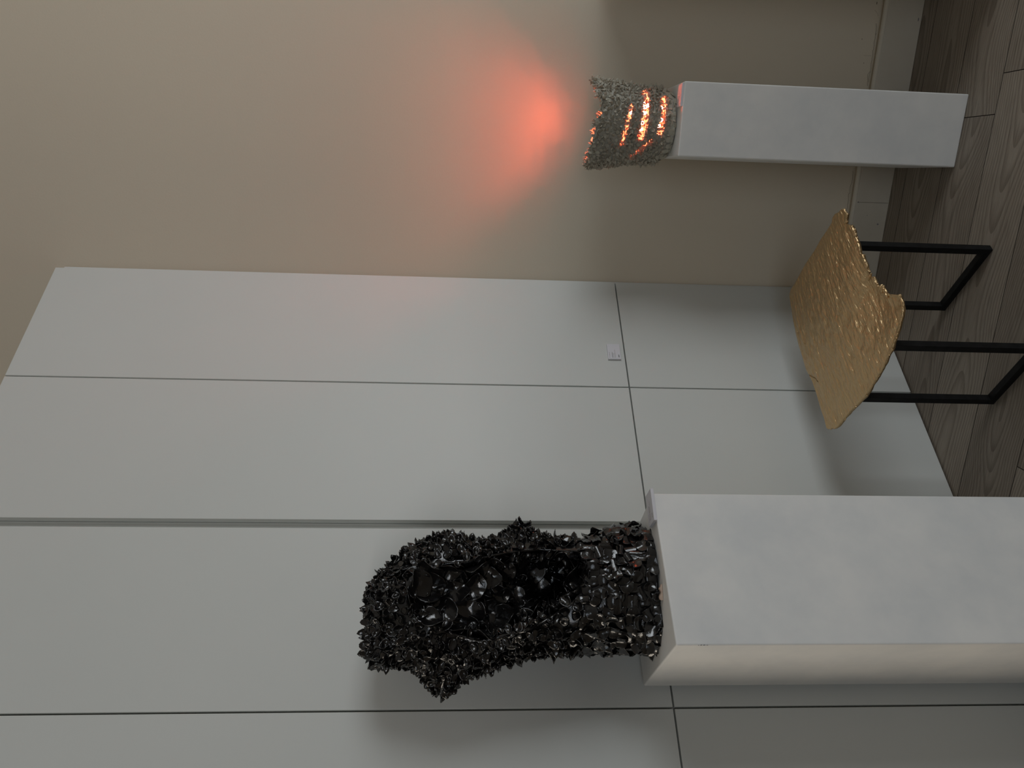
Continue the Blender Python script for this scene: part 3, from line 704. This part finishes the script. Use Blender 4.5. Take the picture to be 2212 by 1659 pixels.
def glowing_sculpture():
    C = np.array([0.888, 2.3850]); a = C / np.linalg.norm(C)
    Lt = np.array([a[1], -a[0], 0]); Bt = np.array([-a[0], -a[1], 0]); C3 = np.array([*C, 0]); up = np.array([0, 0, 1.0])
    prof = np.array([(0.9324, .096), (0.945, .106), (0.97, .112), (1.03, .116), (1.08, .118), (1.12, .121), (1.17, .124), (1.22, .131)])
    nt = 260; nk = 150; th = np.arange(nt) * 2 * np.pi / nt
    # rim height round the mouth: 0 = right, pi/2 = front, pi = left, 3pi/2 = back
    rt = np.array([0, .4, .8, 1.15, 1.38, 1.55, 1.75, 2.2, 2.7, math.pi, 3.6, 4.2, 4.7, 5.2, 5.7, 6.2832])
    rz = np.array([1.206, 1.206, 1.200, 1.192, 1.186, 1.200, 1.203, 1.210, 1.212, 1.204, 1.200, 1.178, 1.158, 1.146, 1.158, 1.206])
    zr = np.interp(th, rt, rz) + 0.003 * np.sin(9 * th) + 0.002 * np.sin(17 * th)
    z0 = RZ + 0.002
    tk = np.linspace(0, 1, nk)[:, None]; ZZ = z0 + (zr[None] - z0) * tk
    rad = np.interp(ZZ, prof[:, 0], prof[:, 1]) - 0.006 + 0.002 * np.sin(4 * th[None] + ZZ * 40)
    wL = np.where(np.cos(th) < 0, 1 + 0.14 * np.abs(np.cos(th)) * 1.0, 1.0)[None] * np.where(ZZ > 1.0, 1 + 0.06 * np.clip((ZZ - 1.0) / 0.2, 0, 1), 1)
    Lx = rad * np.cos(th)[None] * wL; Bx = rad * np.sin(th)[None]
    V = C3 + Lx[..., None] * Lt + Bx[..., None] * Bt + ZZ[..., None] * up
    Vi = C3 + (Lx * 0.93)[..., None] * Lt + (Bx * 0.93)[..., None] * Bt + ZZ[..., None] * up
    V = V.reshape(-1, 3); Vi = Vi.reshape(-1, 3)
    # slits (seen from the front): polylines in (sideways, height), with half widths, on the visible front
    SL = [([(0.051, 1.087), (0.0, 1.097), (-0.066, 1.108)], 0.0062), ([(0.086, 1.037), (0.047, 1.040), (-0.004, 1.042), (-0.044, 1.050)], 0.0105),
          ([(0.074, 0.979), (0.043, 0.982), (-0.026, 0.987)], 0.0085), ([(-0.052, 1.012), (-0.078, 1.038), (-0.102, 1.068)], 0.0030)]
    def slit_d(P):
        x = (P - C3) @ Lt; b = (P - C3) @ Bt; z = P[:, 2]; best = np.full(len(P), 9.0)
        for pts, hw in SL:
            for (x0, y0), (x1, y1) in zip(pts[:-1], pts[1:]):
                t = np.clip(((x - x0) * (x1 - x0) + (z - y0) * (y1 - y0)) / ((x1 - x0) ** 2 + (y1 - y0) ** 2), 0, 1)
                d = np.hypot(x - x0 - t * (x1 - x0), z - y0 - t * (y1 - y0)) - hw
                best = np.minimum(best, d)
        return np.where(b > 0, best, 9.0)
    F = grid_faces(nk, nt); cen = V[F].mean(1); hole = slit_d(cen) + 0.0016 * np.sin(cen[:, 2] * 900) + 0.0016 * np.sin(cen[:, 0] * 800) < 0
    Fk = F[~hole]; n = nk * nt
    faces = [tuple(x) for x in Fk] + [tuple(x) for x in (Fk[:, ::-1] + n)]
    top = np.arange((nk - 1) * nt, nk * nt); nx = np.roll(top, -1)
    faces += [tuple(x) for x in np.stack([top, nx, nx + n, top + n], -1)]
    # walls of the slits
    ek = {}
    for q in Fk:
        for i in range(4):
            e_ = (q[i], q[(i + 1) % 4]); ek[e_] = True
    for (i, j) in list(ek):
        if (j, i) not in ek and not (i >= (nk - 1) * nt and j >= (nk - 1) * nt) and not (i < nt and j < nt):
            faces.append((j, i, i + n, j + n))
    faces.append(tuple(range(nt - 1, -1, -1)))
    root = thing('ceramic_sculpture', 'small pale ceramic vessel of curled petals glowing red inside, on the narrow pedestal', 'sculpture', Vector((C[0], C[1], RZ)))
    link('clay_body', np.vstack([V, Vi]), faces, M_PORCCORE, root, smooth=True)
    # petals
    def rfn(P, Nn):
        z = P[:, 2]; d = slit_d(P); o = np.where(z < 0.962, 0.0150, 0.0092) * rng.uniform(0.8, 1.2, len(P))
        return np.where(d < -0.001, 0.0085, o)
    P, Nn, rd = scatter(V, F, rfn, 20000); sd = slit_d(P); pb = PetalBatch()
    for p, nn, r_, d in zip(P, Nn, rd, sd):
        view = CAM - p; view /= np.linalg.norm(view); facing = nn @ view
        if d < -0.001:
            if rng.random() < 0.06: continue
            b = rng.normal(size=3); tg = b - nn * (b @ nn); tg /= np.linalg.norm(tg)
            sz = r_ * rng.uniform(0.6, 0.85); T, S, NN = frames(nn, tg, rng.uniform(0.3, 1.2)); v = petal_mesh(T_TINY, 'tip', sz, rng.random(4)); c_ = p - nn * rng.uniform(0.0, 0.005); tm = T_TINY; v[len(v) // 2:, 2] += 0.045 * sz
        elif p[2] < 0.962:
            vert = up - nn * (up @ nn); vert /= np.linalg.norm(vert); sz = r_ * 0.56; T, S, NN = frames(nn, vert, rng.normal() * 0.2)
            v = petal_mesh(T_SMALL, 'tile', sz, rng.uniform(-1, 1, 4)); c_ = p + nn * 0.0025; tm = T_SMALL
        else:
            b = rng.normal(size=3) + 0.3 * up; tg = b - nn * (b @ nn); tg /= np.linalg.norm(tg)
            sz = r_ * rng.uniform(0.62, 0.88); T, S, NN = frames(nn, tg, rng.uniform(0.2, 1.2)); v = petal_mesh(T_TINY, 'tip', sz, rng.random(4)); c_ = p + T * sz * 0.4 + nn * 0.0015; tm = T_TINY
        vw = c_ + v[:, :1] * T + v[:, 1:2] * S + v[:, 2:3] * NN; vw[:, 2] = np.maximum(vw[:, 2], RZ + 0.0006)
        pb.add(tm, vw, sz * sz * facing if facing > 0 else -1 + sz)
    # petals round the rim and on the inside of the mouth
    for k in range(520):
        t = rng.uniform(0, 2 * math.pi); i = int(t / (2 * math.pi) * nt) % nt; row = nk - 1 if rng.random() < 0.2 else int(rng.integers(int(nk * 0.05), nk - 1))
        if row < nk - 1 and math.sin(t) > 0.1 and row < nk * 0.75: continue
        j = row * nt + i; p = V[j] * 0.4 + Vi[j] * 0.6 if row == nk - 1 else Vi[j]
        nr = (V[j] - Vi[j]); nr /= np.linalg.norm(nr); nn = up * 0.8 + nr * 0.5 * rng.normal() if row == nk - 1 else -nr
        nn /= np.linalg.norm(nn); b = rng.normal(size=3); tg = b - nn * (b @ nn); tg /= np.linalg.norm(tg); sz = rng.uniform(0.0055, 0.0085)
        T, S, NN = frames(nn, tg, rng.uniform(0.6, 1.4)); v = petal_mesh(T_TINY, 'tip', sz, rng.random(4)); vw = p + T * sz * 0.5 + v[:, :1] * T + v[:, 1:2] * S + v[:, 2:3] * NN
        pb.add(T_TINY, vw, -0.5)
    pb.flush(root, M_PORC)
    # a string of small red lamps wound inside
    pts = [(-0.006, .976, .03), (.012, .971, .035), (.050, .975, .03), (.056, 1.010, .0), (.060, 1.033, .02), (.050, 1.028, .03), (.032, 1.029, .035), (.001, 1.033, .03), (-.019, 1.033, .02), (.0, 1.05, -.02), (.030, 1.070, .03)]
    P3 = [Vector(C3 + x * Lt + b * Bt) + Z * z for x, z, b in pts]
    path = [Vector(C3) + Z * (RZ + 0.012)]
    for p in P3: path += [path[-1].lerp(p, 0.5) - Z * 0.004, p]
    v, f = tube(path, 0.0012, 5); link('light_string', v, f, M_STEEL, root, smooth=True)
    for p in P3:
        bm = bmesh.new(); bmesh.ops.create_uvsphere(bm, u_segments=12, v_segments=8, radius=0.0058)
        bmesh.ops.transform(bm, matrix=Matrix.Translation(p) @ Matrix.Diagonal((1, 1, 1.25, 1)), verts=bm.verts); bm.verts.index_update()
        link('lamp_bulb', [q.co.copy() for q in bm.verts], [tuple(q.index for q in fc.verts) for fc in bm.faces], M_LAMP, root, smooth=True); bm.free()
glowing_sculpture()
